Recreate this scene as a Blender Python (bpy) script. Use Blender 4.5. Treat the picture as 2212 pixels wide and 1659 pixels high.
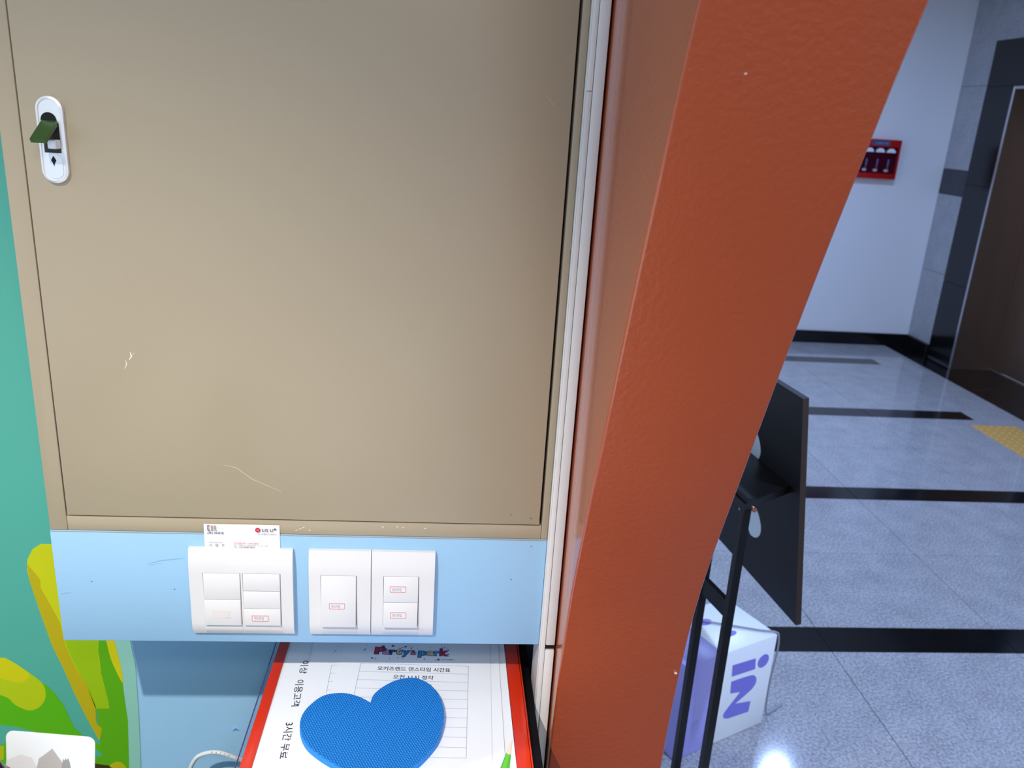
import bpy, bmesh, math, random
from mathutils import Matrix, Vector
random.seed(7)
for o in list(bpy.data.objects):
    bpy.data.objects.remove(o, do_unlink=True)
SC = bpy.context.scene
COL = SC.collection

# ------------------------------------------------------------------ camera
CAM_H = 1.65                         # lens height above the hall floor
F_PX, IMG_W, IMG_H = 1790.0, 2212.0, 1659.0
PITCH, YAW, ROLL = math.radians(18.0371), math.radians(5.0661), math.radians(-3.6042)
def cam_axes():
    cp, sp, cy, sy = math.cos(PITCH), math.sin(PITCH), math.cos(YAW), math.sin(YAW)
    f = Vector((sy*cp, cy*cp, -sp)); r = Vector((cy, -sy, 0)); d = Vector((-sy*sp, -cy*sp, -cp))
    c, s = math.cos(ROLL), math.sin(ROLL)
    return c*r + s*d, -s*r + c*d, f
RIGHT, DOWN, FWD = cam_axes()
cam_data = bpy.data.cameras.new('camera')
cam = bpy.data.objects.new('camera', cam_data); COL.objects.link(cam)
m = Matrix.Identity(4)
for i in range(3):
    m[i][0], m[i][1], m[i][2] = RIGHT[i], -DOWN[i], -FWD[i]
m[2][3] = CAM_H
cam.matrix_world = m
cam_data.sensor_fit = 'HORIZONTAL'; cam_data.sensor_width = 36.0
cam_data.lens = F_PX/IMG_W*36.0
cam_data.clip_start = 0.01; cam_data.clip_end = 60
cam_data.dof.use_dof = True; cam_data.dof.focus_distance = 1.0; cam_data.dof.aperture_fstop = 9.0
SC.camera = cam

# ------------------------------------------------------------------ light
world = bpy.data.worlds.new('world'); SC.world = world; world.use_nodes = True
bg = world.node_tree.nodes['Background']
bg.inputs[0].default_value = (0.62, 0.76, 1.0, 1); bg.inputs[1].default_value = 1.10
def add_light(name, kind, loc, energy, color, size=0.1, target=None, spot=None, blend=0.5):
    ld = bpy.data.lights.new(name, kind); ld.energy = energy; ld.color = color
    if kind == 'AREA':
        ld.shape = 'DISK'; ld.size = size
    else:
        ld.shadow_soft_size = size
    if kind == 'SPOT':
        ld.spot_size = spot; ld.spot_blend = blend
    lo = bpy.data.objects.new(name, ld); COL.objects.link(lo); lo.location = loc
    if target is not None:
        lo.rotation_euler = (Vector(target)-Vector(loc)).to_track_quat('-Z', 'Y').to_euler()
    return lo
add_light('ceiling_spotlight', 'SPOT', (-0.62, -0.30, 2.58), 172, (1.0, 0.945, 0.865), 0.02, (-0.42, 0.62, 0.30), math.radians(73), 1.0)
add_light('room_fill_light', 'AREA', (0.35, -0.75, 2.62), 10, (1.0, 0.93, 0.80), 0.4, (0.3, 0.5, 1.2))  # added soft fill for the upper right of the door and the pillar top
for hx, hy, e in ((2.41, 4.50, 38), (2.45, 2.3, 12), (1.0, 4.2, 24), (1.4, 0.85, 52)):  # hall downlights; the last is an added fill for the carton front
    add_light('hall_downlight_and_fill', 'AREA', (hx, hy, 2.62), e, (0.42, 0.58, 1.0), 0.10, (hx, hy, 0))
SC.view_settings.view_transform = 'Standard'; SC.view_settings.look = 'None'
SC.view_settings.exposure = 0.0; SC.view_settings.gamma = 1.0; SC.view_settings.use_curve_mapping = False

# ------------------------------------------------------------------ helpers
def lin(c):
    c = c/255.0
    return c/12.92 if c <= 0.04045 else ((c+0.055)/1.055)**2.4
def rgb(r, g, b): return (lin(r), lin(g), lin(b), 1.0)
MATS = {}
def mat(name, color, rough=0.5, metal=0.0, spec=0.5, noise=0.0, nscale=20.0, bump=0.0, bscale=60.0, coat=0.0, coatr=0.1,
        trans=0.0, ior=1.45, emit=None, stretch=None):
    if name in MATS: return MATS[name]
    M = bpy.data.materials.new(name); M.use_nodes = True
    nt = M.node_tree; p = nt.nodes['Principled BSDF']
    col = rgb(*color)
    p.inputs['Base Color'].default_value = col; p.inputs['Roughness'].default_value = rough
    p.inputs['Metallic'].default_value = metal; p.inputs['Specular IOR Level'].default_value = spec
    p.inputs['Coat Weight'].default_value = coat; p.inputs['Coat Roughness'].default_value = coatr
    p.inputs['Transmission Weight'].default_value = trans; p.inputs['IOR'].default_value = ior
    if noise or bump:
        tc = nt.nodes.new('ShaderNodeTexCoord'); mp = nt.nodes.new('ShaderNodeMapping')
        nt.links.new(tc.outputs['Object'], mp.inputs['Vector'])
        if stretch: mp.inputs['Scale'].default_value = stretch
    if noise:
        n = nt.nodes.new('ShaderNodeTexNoise'); n.inputs['Scale'].default_value = nscale; n.inputs['Detail'].default_value = 6
        nt.links.new(mp.outputs[0], n.inputs['Vector'])
        mx = nt.nodes.new('ShaderNodeMix'); mx.data_type = 'RGBA'
        mx.inputs[6].default_value = tuple(v*(1-noise) for v in col[:3])+(1,)
        mx.inputs[7].default_value = tuple(min(1, v*(1+noise)) for v in col[:3])+(1,)
        nt.links.new(n.outputs[0], mx.inputs[0]); nt.links.new(mx.outputs[2], p.inputs['Base Color'])
    if bump:
        n2 = nt.nodes.new('ShaderNodeTexNoise'); n2.inputs['Scale'].default_value = bscale; n2.inputs['Detail'].default_value = 3
        nt.links.new(mp.outputs[0], n2.inputs['Vector'])
        b = nt.nodes.new('ShaderNodeBump'); b.inputs['Strength'].default_value = bump; b.inputs['Distance'].default_value = 0.002
        nt.links.new(n2.outputs[0], b.inputs['Height']); nt.links.new(b.outputs[0], p.inputs['Normal'])
    if emit:
        p.inputs['Emission Color'].default_value = rgb(*emit[0]); p.inputs['Emission Strength'].default_value = emit[1]
    MATS[name] = M
    return M
def granite(name, base, dark, light, rough, scale=120.0):
    M = bpy.data.materials.new(name); M.use_nodes = True; nt = M.node_tree; p = nt.nodes['Principled BSDF']
    p.inputs['Roughness'].default_value = rough
    g = nt.nodes.new('ShaderNodeNewGeometry')
    n = nt.nodes.new('ShaderNodeTexNoise'); n.inputs['Scale'].default_value = scale; n.inputs['Detail'].default_value = 4
    n2 = nt.nodes.new('ShaderNodeTexNoise'); n2.inputs['Scale'].default_value = scale/14; n2.inputs['Detail'].default_value = 3
    ad = nt.nodes.new('ShaderNodeMath'); ad.operation = 'MULTIPLY_ADD'; ad.inputs[1].default_value = 0.2
    sc = nt.nodes.new('ShaderNodeMath'); sc.operation = 'MULTIPLY'; sc.inputs[1].default_value = 0.8
    r = nt.nodes.new('ShaderNodeValToRGB'); e = r.color_ramp.elements
    e[0].position = 0.37; e[0].color = rgb(*dark); e[1].position = 0.63; e[1].color = rgb(*light)
    k = e.new(0.5); k.color = rgb(*base)
    for q in (n, n2): nt.links.new(g.outputs['Position'], q.inputs['Vector'])
    nt.links.new(n.outputs[0], sc.inputs[0]); nt.links.new(n2.outputs[0], ad.inputs[0]); nt.links.new(sc.outputs[0], ad.inputs[2])
    nt.links.new(ad.outputs[0], r.inputs[0]); nt.links.new(r.outputs[0], p.inputs['Base Color'])
    MATS[name] = M
    return M

WORLD0 = {}                                            # world origin of every object
def empty(name, loc):
    o = bpy.data.objects.new(name, None); COL.objects.link(o); o.location = loc; o.empty_display_size = 0.02
    WORLD0[o.name] = Vector(loc)
    return o
def tag(o, label=None, cat=None, group=None, kind=None):
    if label: o['label'] = label
    if cat: o['category'] = cat
    if group: o['group'] = group
    if kind: o['kind'] = kind
    return o
class MB:
    def __init__(s): s.v = []; s.f = []
    def add(s, vs, fs):
        n = len(s.v); s.v += [Vector(v) for v in vs]; s.f += [tuple(i+n for i in f) for f in fs]; return s
    def box(s, x0, x1, y0, y1, z0, z1, bev=0.0, seg=2):
        bm = bmesh.new()
        bmesh.ops.create_cube(bm, size=1.0)
        for v in bm.verts:
            v.co = Vector(((x0+x1)/2+v.co.x*(x1-x0), (y0+y1)/2+v.co.y*(y1-y0), (z0+z1)/2+v.co.z*(z1-z0)))
        if bev: bmesh.ops.bevel(bm, geom=bm.edges[:]+bm.verts[:], offset=bev, segments=seg, profile=0.5, affect='EDGES')
        return s.bm(bm)
    def bm(s, bm, M=None):
        bm.verts.ensure_lookup_table()
        vs = [(M @ v.co if M else v.co.copy()) for v in bm.verts]; idx = {v: i for i, v in enumerate(bm.verts)}
        s.add(vs, [tuple(idx[v] for v in f.verts) for f in bm.faces]); bm.free(); return s
    def prism(s, pts, a, b, P):
        """closed outline pts (u,v) extruded from depth a to depth b; P maps (u,v,w) to the world"""
        n = len(pts)
        s.add([P(u, v, a) for u, v in pts]+[P(u, v, b) for u, v in pts],
              [tuple(range(n)), tuple(range(2*n-1, n-1, -1))]+[(i, n+i, n+(i+1) % n, (i+1) % n) for i in range(n)])
        return s
    def tube(s, pts, r, seg=10, rs=None, cap=True):
        pts = [Vector(p) for p in pts]; n0 = len(s.v); n = len(pts); vs = []; ref = None
        for i, p in enumerate(pts):
            t = (pts[min(i+1, n-1)]-pts[max(i-1, 0)]).normalized()
            if ref is None:
                ref = t.cross(Vector((0, 0, 1)) if abs(t.z) < 0.9 else Vector((1, 0, 0))).normalized()
            a = (ref-t*ref.dot(t)).normalized(); b = t.cross(a); ref = a
            rr = rs[i] if rs else r
            vs += [p+(a*math.cos(k*2*math.pi/seg)+b*math.sin(k*2*math.pi/seg))*rr for k in range(seg)]
        fs = [(i*seg+k, i*seg+(k+1) % seg, (i+1)*seg+(k+1) % seg, (i+1)*seg+k) for i in range(n-1) for k in range(seg)]
        if cap: fs += [tuple(range(seg-1, -1, -1)), tuple((n-1)*seg+k for k in range(seg))]
        return s.add(vs, fs)
    def build(s, name, material, parent=None, smooth=None, fix=True):
        lo = [min(v[i] for v in s.v) for i in range(3)]; hi = [max(v[i] for v in s.v) for i in range(3)]
        org = Vector(((lo[0]+hi[0])/2, (lo[1]+hi[1])/2, lo[2]))
        me = bpy.data.meshes.new(name); me.from_pydata([v-org for v in s.v], [], s.f); me.update()
        if fix:
            bm = bmesh.new(); bm.from_mesh(me); bmesh.ops.recalc_face_normals(bm, faces=bm.faces); bm.to_mesh(me); bm.free()
        if smooth is not None:
            me.shade_smooth(); me.set_sharp_from_angle(angle=math.radians(smooth))
        me.materials.append(material)
        o = bpy.data.objects.new(name, me); COL.objects.link(o)
        WORLD0[o.name] = org
        if parent is not None:
            o.parent = parent; o.location = org-WORLD0[parent.name]
        else: o.location = org
        return o
def XZ(y):                                     # outline drawn on a wall that faces the camera side
    return lambda u, v, w: Vector((u, y-w, v))
def catmull(pts, n=6, closed=True):
    out = []; N = len(pts)
    for i in range(N if closed else N-1):
        g = lambda j: pts[j % N] if closed else pts[max(0, min(N-1, j))]
        p0, p1, p2, p3 = g(i-1), g(i), g(i+1), g(i+2)
        for k in range(n):
            t = k/n
            out.append(tuple(0.5*((2*b)+(c-a)*t+(2*a-5*b+4*c-d)*t*t+(3*b-a-3*c+d)*t**3) for a, b, c, d in zip(p0, p1, p2, p3)))
    if not closed: out.append(tuple(pts[-1]))
    return out
def circle(cx, cy, r, n=20, ry=None):
    return [(cx+r*math.cos(2*math.pi*k/n), cy+(ry or r)*math.sin(2*math.pi*k/n)) for k in range(n)]
def rrect(x0, x1, y0, y1, r, n=5):
    out = []
    for cx, cy, a in ((x1-r, y1-r, 0), (x0+r, y1-r, 90), (x0+r, y0+r, 180), (x1-r, y0+r, 270)):
        out += [(cx+r*math.cos(math.radians(a+90*k/n)), cy+r*math.sin(math.radians(a+90*k/n))) for k in range(n+1)]
    return out
def lettering(s, w, h, org, xd, yd, material, parent, name='lettering', bold=0.0, extrude=0.0, shear=0.0):
    """a line of print: its ink box is w by h with the lower left corner at org, along xd and yd"""
    cu = bpy.data.curves.new('lettering', 'FONT'); cu.body = s; cu.size = 1.0; cu.offset = bold; cu.resolution_u = 3; cu.shear = shear
    ob = bpy.data.objects.new('lettering_source', cu); COL.objects.link(ob)
    bpy.context.view_layer.update()
    me = bpy.data.meshes.new_from_object(ob.evaluated_get(bpy.context.evaluated_depsgraph_get()))
    bpy.data.objects.remove(ob, do_unlink=True)
    if not me.vertices: return None
    xs = [v.co.x for v in me.vertices]; ys = [v.co.y for v in me.vertices]
    x0, x1, y0, y1 = min(xs), max(xs), min(ys), max(ys)
    sx = w/(x1-x0); sy = (h/(y1-y0)) if h else sx
    xd, yd, org = Vector(xd).normalized(), Vector(yd).normalized(), Vector(org); nrm = xd.cross(yd)
    b = MB()
    b.v = [org+xd*((v.co.x-x0)*sx)+yd*((v.co.y-y0)*sy) for v in me.vertices]; b.f = [tuple(p.vertices) for p in me.polygons]
    bpy.data.meshes.remove(me)
    return b.build(name, material, parent, fix=False)
def on_wall(px, py, Y):                         # the point of the wall plane y = Y that the photograph shows at a pixel
    d = RIGHT*((px-IMG_W/2)/F_PX)+DOWN*((py-IMG_H/2)/F_PX)+FWD
    d = d*(Y/d.y)
    return d.x, d.z+CAM_H

# ------------------------------------------------------------------ materials
M_BEIGE = mat('beige_enamel', (170, 154, 127), 0.30, noise=0.03, nscale=3.0, bump=0.05, bscale=700, spec=0.6)
M_GAP = mat('dark_gap', (14, 11, 9), 0.8)
M_BLUE = mat('light_blue_paint', (153, 193, 222), 0.55, noise=0.02, nscale=8, bump=0.12, bscale=120)
M_WALLBLUE = mat('wall_blue_paint', (164, 210, 244), 0.5, noise=0.03, nscale=5, bump=0.15, bscale=90)
M_PLASTIC = mat('white_switch_plastic', (225, 221, 218), 0.22, spec=0.5)
M_PLASTIC2 = mat('white_rocker_plastic', (225, 221, 218), 0.35)
M_TRUNK = mat('white_trunking_plastic', (226, 222, 216), 0.35)
M_CHROME = mat('satin_chrome', (236, 236, 234), 0.38, metal=0.45)
M_LEVER = mat('lever_green_reflection', (62, 96, 48), 0.2, metal=0.5)  # chrome lever; the green it mirrors is put into its base colour
M_ORANGE = mat('orange_paint', (174, 74, 28), 0.34, noise=0.05, nscale=6, bump=0.38, bscale=170, coat=1.0, coatr=0.13)
M_WHITEWALL = mat('white_wall_paint', (226, 226, 228), 0.7, noise=0.01, nscale=4)
M_CEIL = mat('ceiling_paint', (225, 225, 225), 0.8)
M_PAPER = mat('white_paper', (240, 241, 244), 0.65, noise=0.01, nscale=15)
M_PAPER2 = mat('card_paper', (240, 234, 234), 0.5)
M_INK = mat('black_ink', (28, 32, 50), 0.6)
M_INKGREY = mat('grey_ink', (120, 118, 122), 0.6)
M_LINE = mat('thin_line_ink', (146, 156, 178), 0.6)
M_RED = mat('red_acrylic', (214, 48, 14), 0.18, spec=0.6)
M_REDINK = mat('red_ink', (206, 92, 86), 0.6)
M_ACRYL = mat('clear_acrylic', (236, 240, 250), 0.03, trans=1.0, ior=1.35)
M_BLACKWOOD = mat('black_laminate', (7, 7, 8), 0.6, spec=0.2)
M_BLACK = mat('black_matt_board', (20, 21, 24), 0.55, noise=0.1, nscale=20)
M_BROWN = mat('dark_brown_edge', (52, 38, 28), 0.6)
M_STEELBLK = mat('black_steel', (14, 12, 12), 0.4)
M_COPPER = mat('copper_screw', (214, 150, 118), 0.35, metal=1.0)
M_PETAL = mat('white_petal_print', (225, 238, 244), 0.5)
M_GRAN = granite('grey_granite', (164, 164, 166), (136, 136, 142), (186, 186, 188), 0.085)
M_GRANW = granite('wall_granite', (156, 158, 164), (136, 138, 146), (174, 176, 180), 0.3)
M_GRANB = granite('black_granite', (11, 11, 13), (6, 6, 7), (20, 20, 23), 0.14)
M_GRANB2 = granite('dark_band_granite', (48, 48, 54), (38, 38, 44), (60, 60, 66), 0.25)
M_GROUT = mat('grout', (96, 96, 104), 0.8)
M_STEEL = mat('bronze_steel', (150, 130, 116), 0.45, metal=1.0, noise=0.1, nscale=30, stretch=(1, 1, 0.05))
M_TRIMST = mat('bright_steel', (205, 205, 210), 0.3, metal=1.0)
M_YEL = mat('yellow_tactile', (206, 160, 84), 0.6, noise=0.06, nscale=30)
M_REDBOX = mat('red_enamel', (176, 12, 12), 0.4)
M_MAROON = mat('tinted_window', (62, 10, 26), 0.15)
M_WHITE = mat('white_plastic', (232, 232, 236), 0.5)
M_BOXW = mat('white_carton', (242, 244, 244), 0.3, spec=0.5)
M_LAV = mat('lavender_print', (172, 168, 236), 0.35)
M_LAVD = mat('purple_print', (128, 120, 212), 0.4)
M_CORD = mat('grey_cord', (150, 150, 158), 0.4)
M_CABLE = mat('white_cable', (230, 230, 232), 0.35)

# ================================================================== the setting
YC = 0.92          # front plane of the cabinet
YW = 1.09          # the blue wall behind it
HALL_Y, HALL_X = 6.46, 3.86

floor = MB().box(-2.2, 4.6, -1.6, 6.6, -0.10, -0.004).build('floor', M_GROUT); tag(floor, kind='structure')
def tile(name, x0, x1, y0, y1, material, zt=0.0, gap=0.0012, cache={}):
    key = (name, round(x1-x0, 4), round(y1-y0, 4), material.name)
    if key in cache:
        o = cache[key].copy(); COL.objects.link(o)
    else:
        o = MB().box(x0+gap, x1-gap, y0+gap, y1-gap, zt-0.012, zt, 0.0008, 1).build(name, material)
        cache[key] = o
    o.parent = floor
    o.location = Vector(((x0+x1)/2, (y0+y1)/2, zt-0.012))-WORLD0[floor.name]
    return o
STRIPS = ((1.095, 1.235), (2.28, 2.42), (3.465, 3.60), (4.65, 4.80), (5.845, 5.99))
COLS = (-0.645, 0.015, 0.675, 1.335, 1.997, 2.66, 3.335)
rows = []
prev = -1.6
for a, b in STRIPS:
    if prev > 0:
        mid = (prev+a)/2; rows += [(prev, mid), (mid, a)]
    prev = b
rows += [(5.99, 6.44)]
for i in range(len(COLS)-1):
    for y0, y1 in rows:
        tile('floor_tile', COLS[i], COLS[i+1], y0, y1, M_GRAN)
    for y0, y1 in STRIPS:
        tile('dark_strip_tile', COLS[i], COLS[i+1], y0, y1, M_GRANB)
mx_rows = [1.235, 1.76, 2.35, 2.942, 3.53, 4.12, 4.725, 5.33, 5.92, 6.44]
for a, b in zip(mx_rows[:-1], mx_rows[1:]):
    tile('margin_tile', 3.335, 3.667, a, b, M_GRAN)
for k in range(9):
    y0 = 1.235+k*0.5785; tile('border_tile', 3.667, 3.86, y0, y0+0.5785, M_GRANB)
for y0 in (4.82, 5.32): tile('sill_tile', 3.86, 4.19, y0, y0+0.5, M_GRANB)
tac = None
for k in range(3):
    y0 = 4.25-0.3*k
    if tac is None:
        b = MB().box(3.242, 3.540, y0+.001, y0+.299, 0.0, 0.003, 0.001, 1)
        for i in range(6):
            for j in range(6):
                cx, cy = 3.241+0.025+i*0.05, y0+0.025+j*0.05
                n0 = [(cx+0.012*math.cos(a*math.pi/4), cy+0.012*math.sin(a*math.pi/4), 0.003) for a in range(8)]
                n1 = [(cx+0.007*math.cos(a*math.pi/4), cy+0.007*math.sin(a*math.pi/4), 0.008) for a in range(8)]
                b.add(n0+n1, [tuple(range(8, 16))]+[(q, (q+1) % 8, 8+(q+1) % 8, 8+q) for q in range(8)])
        tac = b.build('tactile_tile', M_YEL, floor); tac['label'] = 'yellow studded tactile paving tile'
        base_y = tac.location.y
    else:
        o = tac.copy(); COL.objects.link(o); o.location.y = base_y-0.3*k

ceiling = MB().box(-2.2, 4.6, -1.6, 6.6, 2.65, 2.75).build('ceiling', M_CEIL); tag(ceiling, kind='structure')
wb = MB().box(-2.2, 0.16, YW, YW+0.12, -0.004, 2.65).build('wall_back', M_WALLBLUE); tag(wb, kind='structure')
# small paint flake standing off the blue wall
fx, fz = on_wall(509, 1574, YW)
MB().add([(fx-.006, YW-.0003, fz-.004), (fx+.001, YW-.004, fz+.005), (fx+.006, YW-.0005, fz-.003), (fx, YW-.0015, fz-.001)],
         [(0, 1, 3), (1, 2, 3), (0, 3, 2)]).build('paint_flake', M_WALLBLUE, wb)
wf = MB().box(-2.2, 4.6, HALL_Y, HALL_Y+0.12, -0.004, 2.65).build('wall_far', M_WHITEWALL); tag(wf, kind='structure')
bf = MB().box(-2.2, HALL_X-0.022, HALL_Y-0.02, HALL_Y-0.0005, 0.0005, 0.10, 0.002, 1).build('baseboard_far', M_GRANB); tag(bf, kind='structure')
# granite wall with the lift opening
OY0, OY1, OZ = 4.82, 5.82, 2.04
wr = MB()
wr.box(HALL_X+.02, 4.3, OY1+.001, HALL_Y-.001, -.004, 2.649); wr.box(HALL_X+.02, 4.3, 1.2, OY0-.001, -.004, 2.649)
wr.box(HALL_X+.02, 4.3, OY0-.001, OY1+.001, OZ+.001, 2.649)
wr = wr.build('wall_right', M_GROUT); tag(wr, kind='structure')
def panel(y0, y1, z0, z1, material, name='granite_panel', pr=0.0):
    MB().box(HALL_X-pr, HALL_X+.0199, y0+.001, y1-.001, z0+.001, z1-.001, 0.001, 1).build(name, material, wr)
BY = 6.13
for z0, z1, mm in ((0.10, 0.66, M_GRANW), (0.66, 1.255, M_GRANW), (1.255, 1.446, M_GRANB2), (1.446, 2.049, M_GRANW), (2.049, 2.649, M_GRANW)):
    panel(BY, HALL_Y-.001, z0, z1, mm)
for z0, z1 in ((0.02, 0.62), (0.62, 1.35), (1.35, 2.04)): panel(OY1, BY, z0, z1, M_GRANB, 'black_granite_panel', 0.004)
for y0, y1 in ((4.51, 5.05), (5.05, 5.59), (5.59, BY)): panel(y0, y1, OZ, 2.35, M_GRANB, 'black_granite_panel', 0.004)
for z0, z1 in ((0.02, 0.62), (0.62, 1.35), (1.35, 2.04)): panel(4.51, OY0, z0, z1, M_GRANB, 'black_granite_panel', 0.004)
for y0, y1 in ((4.51, 5.32), (5.32, BY)): panel(y0, y1, 2.35, 2.649, M_GRANW)
for k in range(4):
    y0 = 1.2+k*0.8275
    for z0, z1, mm in ((0.10, 0.66, M_GRANW), (0.66, 1.255, M_GRANW), (1.255, 1.446, M_GRANB2), (1.446, 2.049, M_GRANW), (2.049, 2.649, M_GRANW)):
        panel(y0, y0+0.8275, z0, z1, mm)
br = MB().box(HALL_X-.02, HALL_X-.0005, BY, HALL_Y-.0005, 0.0005, 0.10, 0.002, 1).build('baseboard_right', M_GRANB); tag(br, kind='structure')
# the lift
lift = empty('door_1', (4.0, (OY0+OY1)/2, 0)); tag(lift, 'bronze steel lift door set in a black granite surround', kind='structure')
fr = MB()
fr.box(HALL_X+.002, 4.19, OY1-.022, OY1-.0005, 0.0005, OZ-.0005); fr.box(HALL_X+.002, 4.19, OY0+.0005, OY0+.022, 0.0005, OZ-.0005)
fr.box(HALL_X+.002, 4.19, OY0+.022, OY1-.022, OZ-.022, OZ-.0005)
fr = fr.build('door_jamb', M_STEEL, lift)
ed = MB()
ed.box(HALL_X-.008, HALL_X+.002, OY1-.022, OY1-.004, 0.0005, OZ-.004, 0.001, 1); ed.box(HALL_X-.008, HALL_X+.002, OY0+.004, OY0+.022, 0.0005, OZ-.004, 0.001, 1)
ed.box(HALL_X-.008, HALL_X+.002, OY0+.022, OY1-.022, OZ-.022, OZ-.004, 0.001, 1)
ed.build('frame_edge', M_TRIMST, fr)
for k in range(2):
    MB().box(4.191, 4.215, OY0+.002+k*.498, OY0+.498+k*.498, 0.012, OZ-.024, 0.003, 1).build('door_panel', M_STEEL, lift)
MB().box(4.192, 4.25, OY0+.002, OY1-.002, 0.0, 0.008, 0.001, 1).build('sill', M_TRIMST, lift)

# ------------------------------------------------------------------ wall mural
mural = MB().add([], [])
def murpts(pts):
    return [on_wall(x/2.968, 1100+y/2.968, YW) for x, y in pts]
edge_out = [on_wall(280.5, 1385, YW), on_wall(293, 1437, YW), on_wall(300, 1538, YW), on_wall(305, 1659, YW)]
edge_x = [(edge_out[0][0]-.004, 2.64), (edge_out[0][0]-.002, 1.2)]+edge_out+[(edge_out[-1][0]+.002, 0.01)]
base_pts = edge_x+[(-2.15, 0.01), (-2.15, 2.64)]
M_TEAL = mat('turquoise_print', (86, 176, 154), 0.45, noise=0.03, nscale=2.0)
mural = MB().prism(base_pts, 0.0003, 0.0008, XZ(YW)).build('wall_mural', M_TEAL)
tag(mural, 'turquoise wall graphic with yellow and green leaves left of the electrical cabinet', 'wall graphic')
def leaf(name, pts, color, lay, smooth=True):
    q = murpts(pts)
    if smooth: q = catmull(q, 4)
    MB().prism(q, 0.0008, 0.0009+0.00012*lay, XZ(YW)).build(name, mat('print_%d_%d_%d' % color, color, 0.45), mural)
leaf('pale_border', [(735, 700), (835, 700), (835, 840), (870, 1000), (890, 1300), (905, 1659), (908, 1900), (830, 1900), (830, 1659), (822, 1350), (800, 1200), (775, 1000), (735, 838)], (150, 208, 190), 1, False)
leaf('green_leaf', [(600, 700), (735, 700), (735, 838), (775, 1000), (800, 1200), (822, 1350), (830, 1659), (830, 1900), (590, 1900), (590, 1640), (655, 1575), (640, 1480), (620, 1300)], (96, 176, 6), 1, False)
leaf('green_leaf', [(-440, 1500), (-430, 1280), (-370, 1120), (-200, 1060), (60, 1120), (295, 1120), (350, 1175), (410, 1255), (440, 1320), (475, 1395), (540, 1455), (600, 1485), (650, 1512), (662, 1578), (600, 1620), (590, 1900), (-300, 1900)], (92, 184, 2), 2, False)
leaf('yellow_leaf', [(345, 222), (330, 222), (265, 220), (210, 255), (178, 320), (175, 380), (190, 450), (260, 660), (340, 880), (400, 1000), (480, 1180), (560, 1340), (640, 1480), (655, 1410), (620, 1380), (612, 1275), (705, 1275), (690, 1200), (650, 1050), (632, 900), (640, 780), (420, 700), (420, 300)], (208, 208, 4), 2, False)
leaf('ochre_shade', [(175, 350), (230, 410), (260, 450), (262, 500), (330, 620), (385, 720), (420, 870), (480, 1000), (560, 1130), (615, 1260), (618, 1370), (655, 1400), (640, 1475), (560, 1340), (480, 1180), (400, 1000), (340, 880), (260, 660), (190, 450)], (196, 176, 6), 3, False)
leaf('lime_shade', [(400, 780), (640, 780), (632, 950), (650, 1060), (685, 1180), (705, 1275), (615, 1275), (560, 1130), (480, 990), (430, 880)], (160, 196, 2), 3, False)
leaf('yellow_spot', [(676, 780), (722, 800), (755, 920), (780, 1020), (788, 1110), (740, 1020), (705, 930)], (216, 206, 4), 3)
leaf('lime_lobe', [(-400, 1060), (-330, 1000), (-200, 960), (0, 950), (60, 965), (180, 1040), (270, 1110), (295, 1170), (285, 1230), (240, 1275), (180, 1285), (100, 1250), (40, 1200), (-120, 1160), (-300, 1130)], (188, 204, 2), 3)
leaf('yellow_lobe', [(-300, 1010), (-180, 965), (0, 950), (60, 965), (150, 1020), (190, 1060), (165, 1097), (110, 1108), (0, 1080), (-180, 1060)], (216, 208, 0), 4)
leaf('teal_patch', [(-420, 1340), (-200, 1365), (0, 1380), (110, 1392), (240, 1428), (300, 1450), (60, 1445), (30, 1505), (-200, 1530), (-420, 1560)], (86, 176, 154), 3, False)
leaf('yellow_patch', [(-300, 1560), (-120, 1528), (28, 1512), (26, 1600), (-120, 1620), (-300, 1610)], (190, 190, 4), 3, False)
leaf('teal_patch', [(600, 1530), (625, 1540), (664, 1578), (600, 1582)], (86, 176, 154), 3, False)
leaf('brown_patch', [(560, 1615), (595, 1625), (700, 1640), (830, 1660), (830, 1800), (560, 1800)], (66, 52, 12), 3, False)
leaf('yellow_spot', [(705, 1645), (725, 1625), (755, 1617), (785, 1625), (812, 1660), (760, 1668)], (196, 186, 4), 4)

# ------------------------------------------------------------------ orange pillar
prof = [(0.16, 2.648), (0.30, 2.30), (0.432, 2.03), (0.520, 1.86), (0.592, 1.728), (0.634, 1.639), (0.694, 1.503), (0.768, 1.318), (0.833, 1.150), (0.866, 1.025), (0.892, 0.832), (0.900, 0.60), (0.902, 0.0005)]
prof = catmull(prof, 5, False)
PX0, PX1, PR = 0.1605, 0.3165, 0.003
bm_p = MB()
ring = []
for k in range(5):
    a = math.radians(90*k/4); ring.append((PX0+PR-PR*math.cos(a), PR-PR*math.sin(a)))
for k in range(5):
    a = math.radians(90*k/4); ring.append((PX1-PR+PR*math.sin(a), PR-PR*math.cos(a)))
vs, fs = [], []
n = len(ring)+2
for y, z in prof:
    vs += [(PX0, 1.22, z)]+[(x, y+dy, z) for x, dy in ring]+[(PX1, 1.22, z)]
for i in range(len(prof)-1):
    for k in range(n):
        fs.append((i*n+k, i*n+(k+1) % n, (i+1)*n+(k+1) % n, (i+1)*n+k))
fs += [tuple(range(n)), tuple((len(prof)-1)*n+k for k in range(n))[::-1]]
pillar = bm_p.add(vs, fs).build('pillar', M_ORANGE, smooth=50)
tag(pillar, 'glossy orange pillar whose front curves out over its foot', 'pillar', kind='structure')
M_CHIP = mat('bare_plaster_chip', (226, 196, 184), 0.7)
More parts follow.
